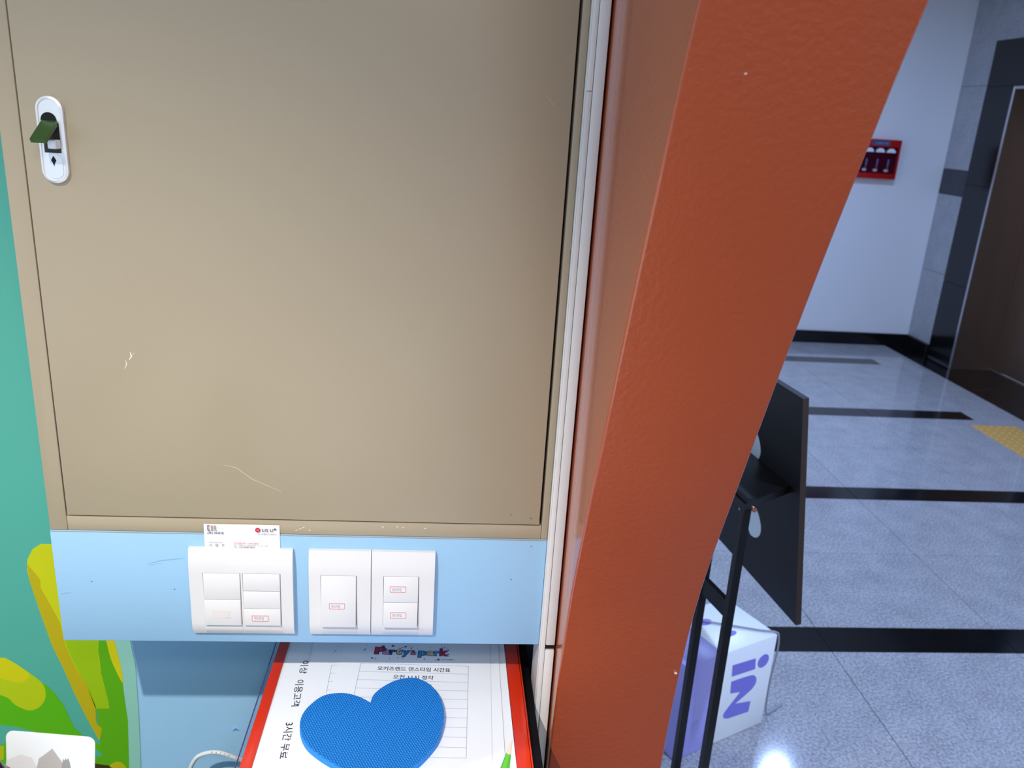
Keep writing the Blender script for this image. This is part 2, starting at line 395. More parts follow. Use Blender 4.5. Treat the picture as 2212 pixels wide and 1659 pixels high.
for (px, py, Y, w, h) in ((1460, 1455, 0.871, .004, .0015), (1611, 159, 0.606, .0015, .0015)):
    cx, cz = on_wall(px, py, Y)
    MB().prism(circle(cx, cz, w/2, 8, h/2), -.002, 0.0006, XZ(Y)).build('paint_chip', M_CHIP, pillar)

# ================================================================== the electrical cabinet
CX0, CX1 = -0.4605, 0.1335
cab = empty('electrical_cabinet', (-0.164, 1.0, 1.1455))
tag(cab, 'beige steel electrical cabinet with a single flush door and chrome latch', 'cabinet')
DX0, DX1, DZ0, DZ1 = -0.4385, 0.1268, 1.1655, 2.18
b = MB()
b.box(CX0, DX0-.0012, YC+.0008, YW-.0005, 1.1455, 2.21, 0.0015, 2)
b.box(DX1+.0030, 0.1383, YC+.0008, YW-.0005, 1.1455, 2.21, 0.0015, 2)
b.box(DX0-.0012, DX1+.0030, YC+.0008, YW-.0005, 1.1455, DZ0-.0014, 0.0012, 2)
b.box(DX0-.0012, DX1+.0030, YC+.0008, YW-.0005, DZ1+.002, 2.21, 0.0012, 2)
b.build('body', M_BEIGE, cab, 40)
MB().box(DX0-.0012, DX1+.003, YC+.016, YW-.001, DZ0-.0014, DZ1+.002).build('inner_recess', M_GAP, cab)
door = MB().box(DX0, DX1, YC, YC+.015, DZ0, DZ1, 0.0014, 2).build('door', M_BEIGE, cab, 40)
# bumps of bare metal and drill marks
M_SCR = mat('bare_scratch', (226, 212, 192), 0.6)
def scratch(pts, w, parent, Y, material=M_SCR, name='scratch'):
    q = [on_wall(x, y, Y) for x, y in pts]
    L, Rr = [], []
    for i, p in enumerate(q):
        a, c = q[max(0, i-1)], q[min(len(q)-1, i+1)]
        d = Vector((c[0]-a[0], c[1]-a[1])).normalized(); nn = Vector((-d.y, d.x))*w/2*(0.35 if i in (0, len(q)-1) else 1)
        L.append((p[0]+nn.x, p[1]+nn.y)); Rr.append((p[0]-nn.x, p[1]-nn.y))
    MB().prism(L+Rr[::-1], 0.0, 0.00025, XZ(Y)).build(name, material, parent)
scratch([(281, 760), (284, 770), (279, 778)], .0018, door, YC)
scratch([(271, 778), (274, 786), (270, 797)], .0012, door, YC)
scratch([(285, 768), (291, 762)], .0012, door, YC)
scratch([(482, 1004), (510, 1010), (545, 1035), (608, 1062)], .00035, door, YC)
scratch([(1180, 205), (1200, 232)], .0005, door, YC)
scratch([(1102, 1112), (1105, 1113)], .0016, door, YC, M_GAP, 'drill_mark')
scratch([(1146, 1118), (1148, 1121)], .0018, door, YC, M_GAP, 'drill_mark')
# latch
HX, HZ0, HZ1 = -0.4073, 1.553, 1.639
plate = MB().prism(rrect(HX-.0132, HX+.0132, HZ0, HZ1, .013, 8), 0.0, 0.0042, XZ(YC)).build('latch_plate', M_CHROME, door, 30)
rim = MB()
o1 = rrect(HX-.0132, HX+.0132, HZ0, HZ1, .013, 8); o2 = rrect(HX-.0108, HX+.0108, HZ0+.0024, HZ1-.0024, .0107, 8)
nn = len(o1); P = XZ(YC)
rim.add([P(u, v, .0042) for u, v in o1]+[P(u, v, .0056) for u, v in o2]+[P(u, v, .0042) for u, v in o2],
        [(i, (i+1) % nn, nn+(i+1) % nn, nn+i) for i in range(nn)]+[(nn+i, nn+(i+1) % nn, 2*nn+(i+1) % nn, 2*nn+i) for i in range(nn)])
rim.build('latch_rim', M_CHROME, door, 60)
MB().prism(circle(HX-.0012, 1.6155, .0078, 24), .0042, .0046, P).build('finger_hole', M_GAP, door)
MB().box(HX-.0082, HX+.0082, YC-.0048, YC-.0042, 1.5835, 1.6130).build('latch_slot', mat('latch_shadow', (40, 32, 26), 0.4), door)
lev = MB()
Lp = [(HX-.0075, YC-.006, 1.6155), (HX+.0075, YC-.006, 1.6155), (HX+.0068, YC-.034, 1.598), (HX-.0082, YC-.034, 1.598)]
nrm = (Vector(Lp[1])-Vector(Lp[0])).cross(Vector(Lp[3])-Vector(Lp[0])).normalized()
if nrm.z > 0: nrm = -nrm
lev.add([Vector(p) for p in Lp]+[Vector(p)+nrm*.0045 for p in Lp], [(0, 1, 2, 3), (7, 6, 5, 4), (0, 4, 5, 1), (1, 5, 6, 2), (2, 6, 7, 3), (3, 7, 4, 0)])
lev.build('latch_lever', M_LEVER, door)
MB().box(HX+.000, HX+.0085, YC-.016, YC-.0046, 1.588, 1.597, .0008, 1).build('latch_catch', M_CHROME, door)
MB().prism(rrect(HX-.0085, HX+.0085, HZ0+.0045, 1.5830, .0080, 6), .0042, .0052, P).build('push_button', mat('bright_chrome', (236, 238, 238), 0.35, metal=0.5), door, 30)
MB().prism([(HX, 1.5805), (HX+.0012, 1.5785), (HX+.0026, 1.576), (HX+.0012, 1.5735), (HX, 1.5700), (HX-.0012, 1.5735), (HX-.0026, 1.576), (HX-.0012, 1.5785)], .0052, .0054, P).build('keyhole', M_GAP, door)
# chipped paint along the bottom rail
rng = random.Random(3)
for px, py in ((648, 1143), (668, 1146), (655, 1140), (826, 1139), (858, 1139), (870, 1140), (918, 1142), (640, 1146)):
    scratch([(px-2, py+rng.uniform(-1, 1)), (px+1, py-1), (px+3, py+rng.uniform(-2, 2))], .0011, cab, YC+.0008, M_SCR, 'paint_chip')

# ------------------------------------------------------------------ blue box with the switches
sb = MB().box(CX0-.0005, 0.1383, YC+.0004, YW-.0005, 0.9905, 1.1450, 0.0016, 2).build('switch_box', M_BLUE, smooth=40)
tag(sb, 'light blue painted box below the beige cabinet, carrying the wall switches', 'box')
M_SEAM = mat('raw_wood_seam', (168, 146, 118), 0.8)
MB().box(CX0, 0.1380, YC+.0001, YC+.0004, 1.1436, 1.1444).build('seam_filler', M_SEAM, sb)
for pts, w in (([(318, 1218), (345, 1211), (372, 1208), (395, 1206)], .0014), ([(322, 1221), (350, 1216)], .0012)):
    scratch(pts, w, sb, YC+.0004, mat('grey_scuff', (138, 178, 210), 0.6), 'scuff')
for px, py in ((198, 1256), (377, 1273), (1104, 1252), (1148, 1180)):
    scratch([(px-2, py-1), (px, py), (px+2, py)], .0009, sb, YC+.0004, mat('dark_speck', (70, 92, 120), 0.6), 'speck')
scratch([(128, 1283), (140, 1281), (152, 1280)], .0016, sb, YC+.0004, mat('dent_edge', (136, 178, 210), 0.6), 'dent')

# ------------------------------------------------------------------ wall switches
def pprof(t):                                   # how far the plate stands off the wall, t = height above its lower edge (m)
    if t < .012: return .0048+.0044*math.sin(t/.012*math.pi/2)
    if t < .092: return .0092
    return .0050+.0042*math.cos((t-.092)/.028*math.pi/2)
def strip_solid(b, x0, x1, z0, z1, zb, Y):
    ts = [z0+(z1-z0)*k/14 for k in range(15)] if z1-z0 > .05 else [z0+(z1-z0)*k/7 for k in range(8)]
    n = len(ts)
    vs = [(x, Y-pprof(t-zb), t) for x in (x0, x1) for t in ts]+[(x, Y, t) for x in (x0, x1) for t in ts]
    fs = []
    for i in range(n-1):
        fs += [(i, n+i, n+i+1, i+1), (2*n+i, 2*n+i+1, 3*n+i+1, 3*n+i), (i, i+1, 2*n+i+1, 2*n+i), (n+i, 3*n+i, 3*n+i+1, n+i+1)]
    fs += [(0, 2*n, 3*n, n), (n-1, 2*n-1, 4*n-1, 3*n-1)]
    b.add(vs, fs)
def switch(x0, x1, z0, modules, label, group=None, tilt=.0036):
    Y = YC+.0003
    root = empty('light_switch', ((x0+x1)/2, Y, z0))
    tag(root, label, 'light switch', group)
    b = MB(); z1 = z0+.120; xs = x0
    for (mx0, mx1, mz0, mz1, n, stick) in modules:
        strip_solid(b, xs, mx0, z0, z1, z0, Y)
        strip_solid(b, mx0, mx1, z0, mz0, z0, Y); strip_solid(b, mx0, mx1, mz1, z1, z0, Y)
        xs = mx1
    strip_solid(b, xs, x1, z0, z1, z0, Y)
    pl = b.build('faceplate', M_PLASTIC, root, 35)
    lettering('NANO', .0085, .0016, (x1-.0205, Y-.00925, z0+.0105), (1, 0, 0), (0, 0, 1), mat('embossed_plastic', (222, 218, 218), 0.3), root, 'embossed_word', bold=.02)
    for (mx0, mx1, mz0, mz1, n, stick) in modules:
        MB().box(mx0-.0003, mx1+.0003, Y-.003, Y-.0002, mz0-.0003, mz1+.0003).build('switch_module', mat('recess_shade_grey', (120, 116, 114), 0.6), root)  # mid grey back stands in for shade in the gaps round the rockers
        h = (mz1-mz0)/n
        for k in range(n):
            a0, a1 = mz0+k*h+.0003+(.0006 if k == 0 else 0), mz0+(k+1)*h-.0003-(.0003 if k == n-1 else 0)
            c0 = tilt*(1-(a0-mz0)/(mz1-mz0)); c1 = tilt*(1-(a1-mz0)/(mz1-mz0))
            bx0, bx1 = mx0+.0005, mx1-.0007
            bm = bmesh.new(); bmesh.ops.create_cube(bm, size=1.0)
            for v in bm.verts:
                f = v.co.y < 0; top = v.co.z > 0
                v.co = Vector((bx0 if v.co.x < 0 else bx1, (Y-.0096-(c1 if top else c0)) if f else Y-.0032, a1 if top else a0))
            bmesh.ops.bevel(bm, geom=[e for e in bm.edges if all(v.co.y < Y-.006 for v in e.verts)], offset=.0006, segments=2, profile=.5, affect='EDGES')
            rk = MB().bm(bm).build('rocker', M_PLASTIC2, root, 35)
            if k in stick:
                sx, w, ht, fl = stick[k]; zc = (a0+a1)/2+fl
                tt = (zc-mz0)/(mz1-mz0); yy = Y-.0096-tilt*(1-tt)-.0004
                slope = tilt/(mz1-mz0); xd = Vector((1, 0, 0)); yd = Vector((0, slope, 1)).normalized()
                if w > .0:
                    st = MB().prism([(sx, 0), (sx+w, 0), (sx+w, ht), (sx, ht)], 0, .0002, lambda u, v, wd: Vector((u, yy, zc-ht/2))+yd*v+Vector((0, -1, 0))*wd).build('sticker', mat('sticker_film', (228, 222, 220), 0.3), rk)
                    yy2 = yy-.00024; t_ = .0007
                    flip = (n == 2 and k == 0)                       # pasted upside down: the round corners point up
                    o1 = rrect(sx+.0006, sx+w-.0006, .0006, ht-.0006, .0016, 4); o2 = rrect(sx+.0006+t_*.8, sx+w-.0006-t_*.8, .0006+t_, ht-.0006-t_*1.0, .0011, 4)
                    def sq(o, up):
                        ys = [q[1] for q in o]; lo_, hi_ = min(ys), max(ys); xm = (min(q[0] for q in o)+max(q[0] for q in o))/2
                        xl, xh = min(q[0] for q in o), max(q[0] for q in o)
                        return [((xl if x < xm else xh), (hi_ if up else lo_)) if ((y > (lo_+hi_)/2) == up) else (x, y) for x, y in o]
                    o1, o2 = sq(o1, not flip), sq(o2, not flip)
                    nn = len(o1); Q = lambda u, v: Vector((u, yy2, zc-ht/2))+yd*v
                    MB().add([Q(*p) for p in o1]+[Q(*p) for p in o2], [(i, (i+1) % nn, nn+(i+1) % nn, nn+i) for i in range(nn)]).build('red_outline', M_REDINK, rk, fix=False)
                    lettering('댄스타임', w*.52, ht*.48, Vector((sx+w*.17, yy2, zc-ht/2))+yd*(ht*.26), (1, 0, 0), yd, mat('pencil_ink', (110, 106, 108), 0.7), rk, 'handwriting')
                else:                                             # torn rest of an old sticker
                    w, ht = -w, ht
                    rg = random.Random(5); pts = [(sx, 0), (sx+w*.7, -.0004), (sx+w*.66, .001), (sx+w, .0003), (sx+w*.78, .0026), (sx+w*.95, .0042), (sx+w*.72, .004), (sx+w*.98, ht), (sx+w*.5, ht-.0003), (sx, ht)]
                    Qr = lambda u, v, wd: Vector((u, yy, zc-ht/2))+yd*v+Vector((0, -1, 0))*wd
                    MB().prism(pts, 0, .00012, Qr).build('sticker_residue', mat('glue_residue', (222, 214, 208), 0.8), rk)
                    for q in range(26):
                        e_ = rg.random(); u = sx+rg.uniform(.0, w); v = rg.choice([rg.uniform(-.0004, .0006), rg.uniform(ht-.0008, ht+.0003), rg.uniform(0, ht)]) if u < sx+w*.6 else rg.uniform(0, ht)
                        r_ = rg.uniform(.00018, .0005)
                        MB().prism(circle(u, v, r_, 5, r_*.7), .00012, .0002, Qr).build('glue_speck', mat('grey_glue', (168, 160, 156), 0.9), rk)
    return root
zs = 1.0072
switch(-.2995, -.1750, zs, [(-.2832, -.2380, 1.0233, 1.0960, 2, {0: (-.2735, -.0245, .0100, -.002)}), (-.2358, -.1898, 1.0233, 1.0960, 3, {0: (-.2260, .0215, .0094, -.0012)})],
       'wide white double light switch with a business card tucked behind it')
switch(-.1556, -.0797, zs, [(-.1412, -.0970, 1.0233, 1.0950, 1, {0: (-.1312, .0205, .0092, -.006)})], 'narrow white light switch with one large rocker and one red-edged sticker', tilt=.0052)
switch(-.0789, -.0008, zs, [(-.0642, -.0200, 1.0233, 1.0950, 2, {0: (-.0555, .0212, .0098, .0005), 1: (-.0565, .0212, .0096, .0005)})], 'narrow white light switch with two rockers, each with a red-edged sticker', tilt=.0052)

# ------------------------------------------------------------------ business card behind the wide switch
M_C1 = mat('ink_navy', (52, 50, 92), .6); M_C2 = mat('ink_orange', (206, 136, 96), .6); M_C3 = mat('ink_green', (110, 160, 92), .6); M_C4 = mat('ink_magenta', (196, 36, 62), .5)
kx, kw, kz1, kh = -.2808, .0900, 1.1582, .050
card = empty('business_card', (kx+kw/2, YC-.0006, kz1-kh)); tag(card, 'white business card sticking up from behind the wide double switch', 'card')
MB().add([(kx+kw*i/8, YC-.0002-.0006*math.sin(i/8*math.pi)-.0006*j, kz1-kh*j+(.0004 if j == 0 else 0)*math.sin(i/8*math.pi)) for j in (0, 1) for i in range(9)],
         [(i, i+1, 10+i, 9+i) for i in range(8)]).build('paper', M_PAPER2, card, 60)
def cpx(x, y): return (kx+(x-443)/164.*kw, YC-.0022, kz1-(y-1122.5)*.000548*(1.0+0.0))
def ctext(s, x0, y1, w, h, mm, bold=0.0): lettering(s, w*.000549, h*.00060, cpx(x0, y1), (1, 0, 0), (0, 0, 1), mm, card, 'print', bold)
ctext('Ɛ', 451, 1138, 6, 13, M_C1, .01); ctext('I', 459.5, 1138, 3, 12.5, M_C2, .02); ctext('R', 465.5, 1138, 6, 12.5, M_C3, .01)
ctext('(주) 바로넷', 451, 1147, 35, 6.4, M_INK, .012)
MB().prism([(cpx(560, 0)[0]+.0031*math.cos(a), cpx(0, 1134)[2]+.0031*math.sin(a)) for a in [k*math.pi/10 for k in range(20)]], 0, .0001, XZ(YC-.0021)).build('logo_disc', M_C4, card)
lettering('LG', .0028, .0024, (cpx(558, 0)[0]-.0002, YC-.0024, cpx(0, 1136)[2]), (1, 0, 0), (0, 0, 1), mat('logo_pink', (236, 190, 196), .5), card, 'print')
ctext('LG U', 569.5, 1137.5, 24, 6.6, mat('ink_charcoal', (74, 72, 76), .6), .012); ctext('+', 594.5, 1134, 6, 5.2, MATS['ink_charcoal'], .05)
ctext('LG 유플러스 ENP사', 560, 1145.5, 41, 3.6, M_INKGREY)
ctext('의정부POST/과장', 453, 1168, 29, 3, M_INKGREY); ctext('이  형  주', 453, 1177, 34, 6.2, mat('ink_charcoal', (74, 72, 76), .6))
ctext('장애콜센터 1544-8585', 507, 1170, 54, 4.6, mat('ink_salmon', (214, 128, 118), .6)); ctext('경기 의정부시 신흥로 203 1F (우)11683', 507, 1175, 74, 3.4, M_INKGREY); ctext('Tel : 070-8888-0804', 507, 1179, 45, 3.4, M_INKGREY)

# ------------------------------------------------------------------ cable trunking beside the cabinet
trk = empty('cable_trunking', (0.148, 0.94, 0.0)); tag(trk, 'white plastic cable trunking running down between cabinet and orange pillar', 'trunking')
MB().box(0.1385, 0.1585, YC-.004, YC+.05, 0.0005, 2.2, .001, 1).build('channel', M_TRUNK, trk, 40)
MB().box(0.1395, 0.1458, YC-.0085, YC-.004, 0.0005, 1.677, .0012, 2).build('lip', M_TRUNK, trk, 40)
MB().box(0.1395, 0.1458, YC-.0085, YC-.004, 1.6775, 2.2, .0012, 2).build('lip', M_TRUNK, trk, 40)
MB().box(0.1462, 0.1580, YC-.0095, YC-.004, 0.9965, 2.2, .0015, 2).build('cover', M_TRUNK, trk, 40)
MB().box(0.1462, 0.1580, YC-.0095, YC-.004, 0.0005, 0.9885, .0015, 2).build('cover', M_TRUNK, trk, 40)
MB().box(0.1464, 0.1580, YC-.0046, YC-.0041, 0.9885, 0.9965).build('joint_gap', M_GAP, trk)

# ================================================================== things on the low cabinet
TOPZ = 0.905
lc = empty('low_cabinet', (-0.02, 0.87, 0.0)); tag(lc, 'low black laminate cabinet under the red framed sign', 'cabinet')
MB().box(-0.185, 0.137, 0.665, YW-.001, 0.06, TOPZ-.018).build('body', M_BLACKWOOD, lc)
MB().box(-0.175, 0.127, 0.69, YW-.01, 0.0005, 0.06).build('plinth', M_BLACKWOOD, lc)
MB().box(-0.190, 0.1375, 0.655, YW-.0008, TOPZ-.018, TOPZ, .001, 1).build('top_board', M_BLACKWOOD, lc)
sf = empty('acrylic_sign', (-0.05, 0.87, TOPZ)); tag(sf, 'red bordered clear acrylic sign frame lying flat under loose papers', 'frame')
FY0, FY1 = 0.672, 1.078
ac = MB().box(-0.2245, 0.118, FY0, FY1, TOPZ+.0004, TOPZ+.0034, .0004, 1).build('acrylic_sheet', M_ACRYL, sf)
MB().box(-0.2250, -0.2240, FY0, FY1, TOPZ+.0003, TOPZ+.0036).build('sheet_edge', mat('acrylic_edge', (84, 80, 132), 0.2), sf)
rb0 = TOPZ+.0036
for x0, x1, y0, y1 in ((-.2170, -.2030, FY0+.004, FY1-.004), (.1035, .1215, FY0+.004, FY1-.004)):
    MB().box(x0, x1, y0, y1, rb0, rb0+.009, .0012, 2).build('red_border', M_RED, sf, 40)
MB().box(.1219, .1240, FY0+.004, FY1-.004, rb0, rb0+.0086, .0006, 1).build('red_border_flange', M_RED, sf, 40)
for y0, y1 in ((FY0+.004, FY0+.018), (FY1-.018, FY1-.004)):
    MB().box(-.2029, .1034, y0, y1, rb0, rb0+.009, .0012, 2).build('red_border', M_RED, sf, 40)
MB().box(-.2029, .1034, FY0+.0181, FY1-.0181, rb0, rb0+.0072).build('backing', M_WHITE, sf)
PZ = rb0+.0074
def sheet(cx, cy, w, h, rot, z, label, curl=0.0):
    root = empty('paper_sheet', (cx, cy, z)); tag(root, label, 'paper', 'papers lying on the red framed sign')
    a = math.radians(rot); xd = Vector((math.cos(a), math.sin(a), 0)); yd = Vector((-math.sin(a), math.cos(a), 0)); c = Vector((cx, cy, z))
    P = lambda u, v, wd=0.0: c+xd*u+yd*v+Vector((0, 0, wd))
    nx, b = 24, MB()
    us = [-w/2+w*k/nx for k in range(nx+1)]
    zz = lambda u: curl*max(0, (u-w/2+.03)/.03)**2
    for lay, off in ((0, .00025), (1, 0.0)):
        b.v += [P(u, v, off+zz(u)) for u in us for v in (-h/2, h/2)]
    m_ = 2*(nx+1)
    for k in range(nx): b.f += [(2*k, 2*k+2, 2*k+3, 2*k+1), (m_+2*k, m_+2*k+1, m_+2*k+3, m_+2*k+2), (2*k, m_+2*k, m_+2*k+2, 2*k+2), (2*k+1, 2*k+3, m_+2*k+3, m_+2*k+1)]
    b.f += [(0, 1, m_+1, m_), (2*nx, m_+2*nx, m_+2*nx+1, 2*nx+1)]
    b.build('page', M_PAPER, root, 60)
    return root, P, xd, yd
# bottom sheet with the line of large lettering that runs down its left side
rA, PA, xA, yA = sheet(-.0525, .868, .296, .364, 0.0, PZ, 'bottom paper sheet with large black lettering running down its left side')
for s_, y_top, L in (('3시간 무료', .861, .0605), ('이용고객', .9425, .052), ('이상', .983, .028)):
    lettering(s_, L, .0110, (-.1790+(-.0012 if y_top > .9 else 0), y_top, PZ+.0004), (0.06, -1, 0), (1, 0.06, 0), M_INK, rA, 'print', bold=.008)
rE, PE, xE, yE = sheet(-.0015, .884, .2085, .297, 0.3, PZ+.0008, 'blank paper sheet at the right edge, curling under the timetables', .0030)
rD, PD, xD, yD = sheet(-.0120, .884, .2075, .297, -0.8, PZ+.0016, 'blank paper sheet just under the topmost dance timetable', .0022)
def timetable(cx, cy, rot, z, label, full):
    r, P, xd, yd = sheet(cx, cy, .210, .297, rot, z, label)
    E = .0005
    def line(u0, v0, u1, v1, t=.00022, mm=M_LINE):
        b = MB(); q = [(u0-t, v0-t), (u1+t, v0-t), (u1+t, v1+t), (u0-t, v1+t)]
        b.add([P(u, v, E) for u, v in q], [(0, 1, 2, 3)]); b.build('ruled_line', mm, r, fix=False)
    tl, tr, tt, pit = -.0738, .0742, .0652, .0172
    for k in range(11): line(tl, tt-pit*k, tr, tt-pit*k)
    for u in (tl, tr): line(u, tt-pit*10, u, tt)
    if full:
        def word(s, u0, v0, w, h, mm=M_INK, bold=.012): lettering(s, w, h, P(u0, v0, E), xd, yd, mm, r, 'print', bold)
        word('오키즈랜드 댄스타임 시간표', -.0500, .0512, .0995, .0088); word('오전 11시 정각', -.0270, .0342, .0545, .0086)
        word('오후 1시 정각', -.0265, .0170, .0520, .0086)
    palette = [(176, 40, 84), (196, 150, 190), (52, 70, 120), (206, 186, 150), (44, 138, 186), (160, 70, 110), (44, 138, 186), (206, 190, 150), (70, 150, 206), (170, 40, 84)]
    outline = mat('ink_outline', (40, 42, 74), .6)
    spec = [('P', -.0582, .0158, .016), ('a', -.0470, .0105, .0108), ('r', -.0376, .0096, .0108), ('t', -.0290, .0092, .0158), ('y', -.0202, .0118, .0148), ('&', -.0085, .0096, .0110),
            ('p', .0030, .0128, .0148), ('a', .0150, .0106, .0108), ('r', .0250, .0092, .0108), ('k', .0332, .0128, .0170)]
    if not full: spec = []
    for (ch, u, w, h), c_ in zip(spec, palette):
        v = .0862-(.0045 if ch in 'yp' else 0)
        lettering(ch, w+.0012, h+.0012, P(u-.0006, v-.0006, E), xd, yd, outline, r, 'logo_outline', .07)
        lettering(ch, w-.0006, h-.0006, P(u+.0003, v+.0003, E+.00015), xd, yd, mat('ink_%d_%d_%d' % c_, c_, .6), r, 'logo_letter', .03)
    rg = random.Random(11)
    if full:
        lettering('오키즈랜드', .0175, .0022, P(.0365, .0772, E), xd, yd, outline, r, 'print', .02)
        spots = [(.0320, .0780, .0024), (-.0600, .0772, .0017), (-.0480, .1040, .0024), (-.034, .1060, .0022), (-.016, .1050, .0020), (-.0075, .1022, .0014), (.0450, .1000, .0014), (.0450, .0900, .0016)]
        spots += [(rg.uniform(-.062, .052), rg.choice([rg.uniform(.0755, .0805), rg.uniform(.102, .108)]), rg.uniform(.0004, .0011)) for _ in range(26)]
    else: spots = []
    spots += [(-.0720, .0965, .0012), (-.0735, .0935, .0010), (-.0712, .1065, .0008)]
    for u, v, rad in spots:
        c_ = rg.choice([(60, 90, 150), (150, 60, 100), (70, 60, 110), (90, 150, 190)])
        MB().add([P(u+rad*math.cos(k*math.pi/4), v+rad*math.sin(k*math.pi/4), E) for k in range(8)], [tuple(range(8))]).build('confetti_dot', mat('dot_%d_%d_%d' % c_, c_, .6), r, fix=False)
    return r
timetable(-.0622, .9065, 0.8, PZ+.0024, 'dance timetable sheet half covered by the topmost timetable', False)
timetable(-.0263, .9065, -2.0, PZ+.0032, 'topmost dance timetable sheet with a colourful party logo', True)

# ------------------------------------------------------------------ blue foam heart
def foam():
    M = bpy.data.materials.new('blue_foam'); M.use_nodes = True; nt = M.node_tree; p = nt.nodes['Principled BSDF']
    p.inputs['Base Color'].default_value = rgb(24, 140, 238); p.inputs['Roughness'].default_value = 0.55
    tc = nt.nodes.new('ShaderNodeTexCoord'); mp = nt.nodes.new('ShaderNodeMapping'); nt.links.new(tc.outputs['Object'], mp.inputs['Vector'])
    mp.inputs['Rotation'].default_value = (0, 0, math.radians(62))
    br = nt.nodes.new('ShaderNodeTexBrick'); br.inputs['Scale'].default_value = 1.0
    br.inputs['Brick Width'].default_value = 0.0050; br.inputs['Row Height'].default_value = 0.0028; br.inputs['Mortar Size'].default_value = 0.0009
    br.inputs['Mortar Smooth'].default_value = 1.0; br.offset = 0.5
    br.inputs['Color1'].default_value = (1, 1, 1, 1); br.inputs['Color2'].default_value = (.92, .92, .92, 1); br.inputs['Mortar'].default_value = (0, 0, 0, 1)
    nt.links.new(mp.outputs[0], br.inputs['Vector'])
    bu = nt.nodes.new('ShaderNodeBump'); bu.inputs['Strength'].default_value = 1.0; bu.inputs['Distance'].default_value = 0.0016
    nt.links.new(br.outputs['Color'], bu.inputs['Height']); nt.links.new(bu.outputs[0], p.inputs['Normal'])
    return M
M_FOAM = foam()
hp = [(-.1565, .8364), (-.1584, .8606), (-.1505, .8818), (-.1366, .8976), (-.1138, .9022), (-.0924, .8952), (-.0766, .8838)]
hp2 = [(-.0766, .8838), (-.0734, .8997), (-.0616, .9161), (-.0443, .9293), (-.0231, .9333), (-.0044, .9231), (.0100, .9002), (.0163, .8738), (.0165, .8486), (.0096, .8168), (-.0036, .7926), (-.0189, .7732), (-.0504, .7372)]
hp3 = [(-.0504, .7372), (-.0760, .7560), (-.1009, .7740), (-.1271, .7935), (-.1460, .8131), (-.1565, .8364)]
ho = catmull(hp3+hp[1:], 5, False)[:-1]+catmull(hp2, 5, False)[:-1]
HZ = PZ+.0036; ht = .0090
hb = MB(); n = len(ho); cxm = sum(p[0] for p in ho)/n; cym = sum(p[1] for p in ho)/n
ins = [(x+(cxm-x)*.012, y+(cym-y)*.012) for x, y in ho]
hb.add([(x, y, HZ) for x, y in ho]+[(x, y, HZ+ht-.0012) for x, y in ho]+[(x, y, HZ+ht) for x, y in ins],
       [tuple(range(n-1, -1, -1)), tuple(range(2*n, 3*n))]+[(i, (i+1) % n, n+(i+1) % n, n+i) for i in range(n)]+[(n+i, n+(i+1) % n, 2*n+(i+1) % n, 2*n+i) for i in range(n)])
heart = hb.build('foam_heart', M_FOAM)
heart.data.materials.append(mat('cut_foam', (40, 142, 236), 0.7))
for pf in heart.data.polygons: pf.material_index = 0 if pf.normal.z > 0.6 else 1
tag(heart, 'bright blue woven-textured foam heart lying on the papers', 'heart')

# ------------------------------------------------------------------ white patch cable by the blue wall
cb = catmull([(-.372, 1.052, .40), (-.373, 1.050, .58), (-.366, 1.048, .655), (-.354, 1.046, .690), (-.338, 1.044, .7035), (-.318, 1.042, .7075), (-.298, 1.042, .7000), (-.272, 1.046, .680), (-.240, 1.052, .64), (-.222, 1.056, .55), (-.215, 1.060, .30), (-.230, 1.05, .05), (-.29, .99, .0036), (-.36, .93, .0036)], 8, False)
cable = MB().tube(cb, .0032, 12).build('patch_cable', M_CABLE, smooth=60)
tag(cable, 'white network patch cable looping in front of the blue wall', 'cable')
run = [Vector(p) for p in cb if -.330 < p[0] < -.275 and p[2] > .66]
word = 'PATCH CORD'
tot = sum((run[i+1]-run[i]).length for i in range(len(run)-1)); letters = len(word)
for i, ch in enumerate(word):
    if ch == ' ': continue
    s_ = tot*(i+.5)/letters; k = 0
    while k < len(run)-2 and s_ > (run[k+1]-run[k]).length: s_ -= (run[k+1]-run[k]).length; k += 1
    t = (run[k+1]-run[k]).normalized(); p = run[k]+t*s_
    nrm = Vector((0, -.8, .6)); nrm = (nrm-t*nrm.dot(t)).normalized(); up = nrm.cross(t)
    lettering(ch, .0026, .0024, p+nrm*.0034-t*.0013-up*.0012, t, up, M_INKGREY, cable, 'print')

# ------------------------------------------------------------------ counter in front with card, bag and pencil
dk = empty('counter', (-.25, .43, 0)); tag(dk, 'plain counter in front of the blue wall and low cabinet', 'counter')
M_DESK = mat('pale_laminate', (226, 224, 218), .4)
MB().box(-.75, .15, .12, .650, .925, .950, .002, 1).build('worktop', M_DESK, dk)
for x in (-.73, .11): MB().box(x, x+.02, .14, .635, .0005, .925, .001, 1).build('side_panel', M_DESK, dk)
MB().box(-.71, .11, .62, .635, .10, .925).build('back_panel', M_DESK, dk)
cY = .642
q = [on_wall(5, 1659, cY), on_wall(16, 1584, cY), on_wall(206, 1599, cY), on_wall(200, 1659, cY)]
cw = q[2][0]-q[1][0]; tilt = math.atan2(q[2][1]-q[1][1], cw); wdt = math.hypot(cw, q[2][1]-q[1][1])
hgt = .128
pc = empty('picture_card', (-.35, cY, .951)); tag(pc, 'white round-cornered card printed with grey mountains before the mural', 'card')
xd = Vector((math.cos(tilt), 0, math.sin(tilt))); yd = Vector((-math.sin(tilt)*.9, .03, math.cos(tilt))).normalized()
tl_ = Vector((q[1][0]-.001, cY, q[1][1]+.003))
PCd = lambda u, v, w: tl_+xd*u+yd*(v)+Vector((0, -1, 0))*w
MB().prism(rrect(0, wdt+.001, -hgt, 0, .007, 6), -.0006, 0, PCd).build('card_body', mat('white_card', (228, 230, 230), .4), pc)
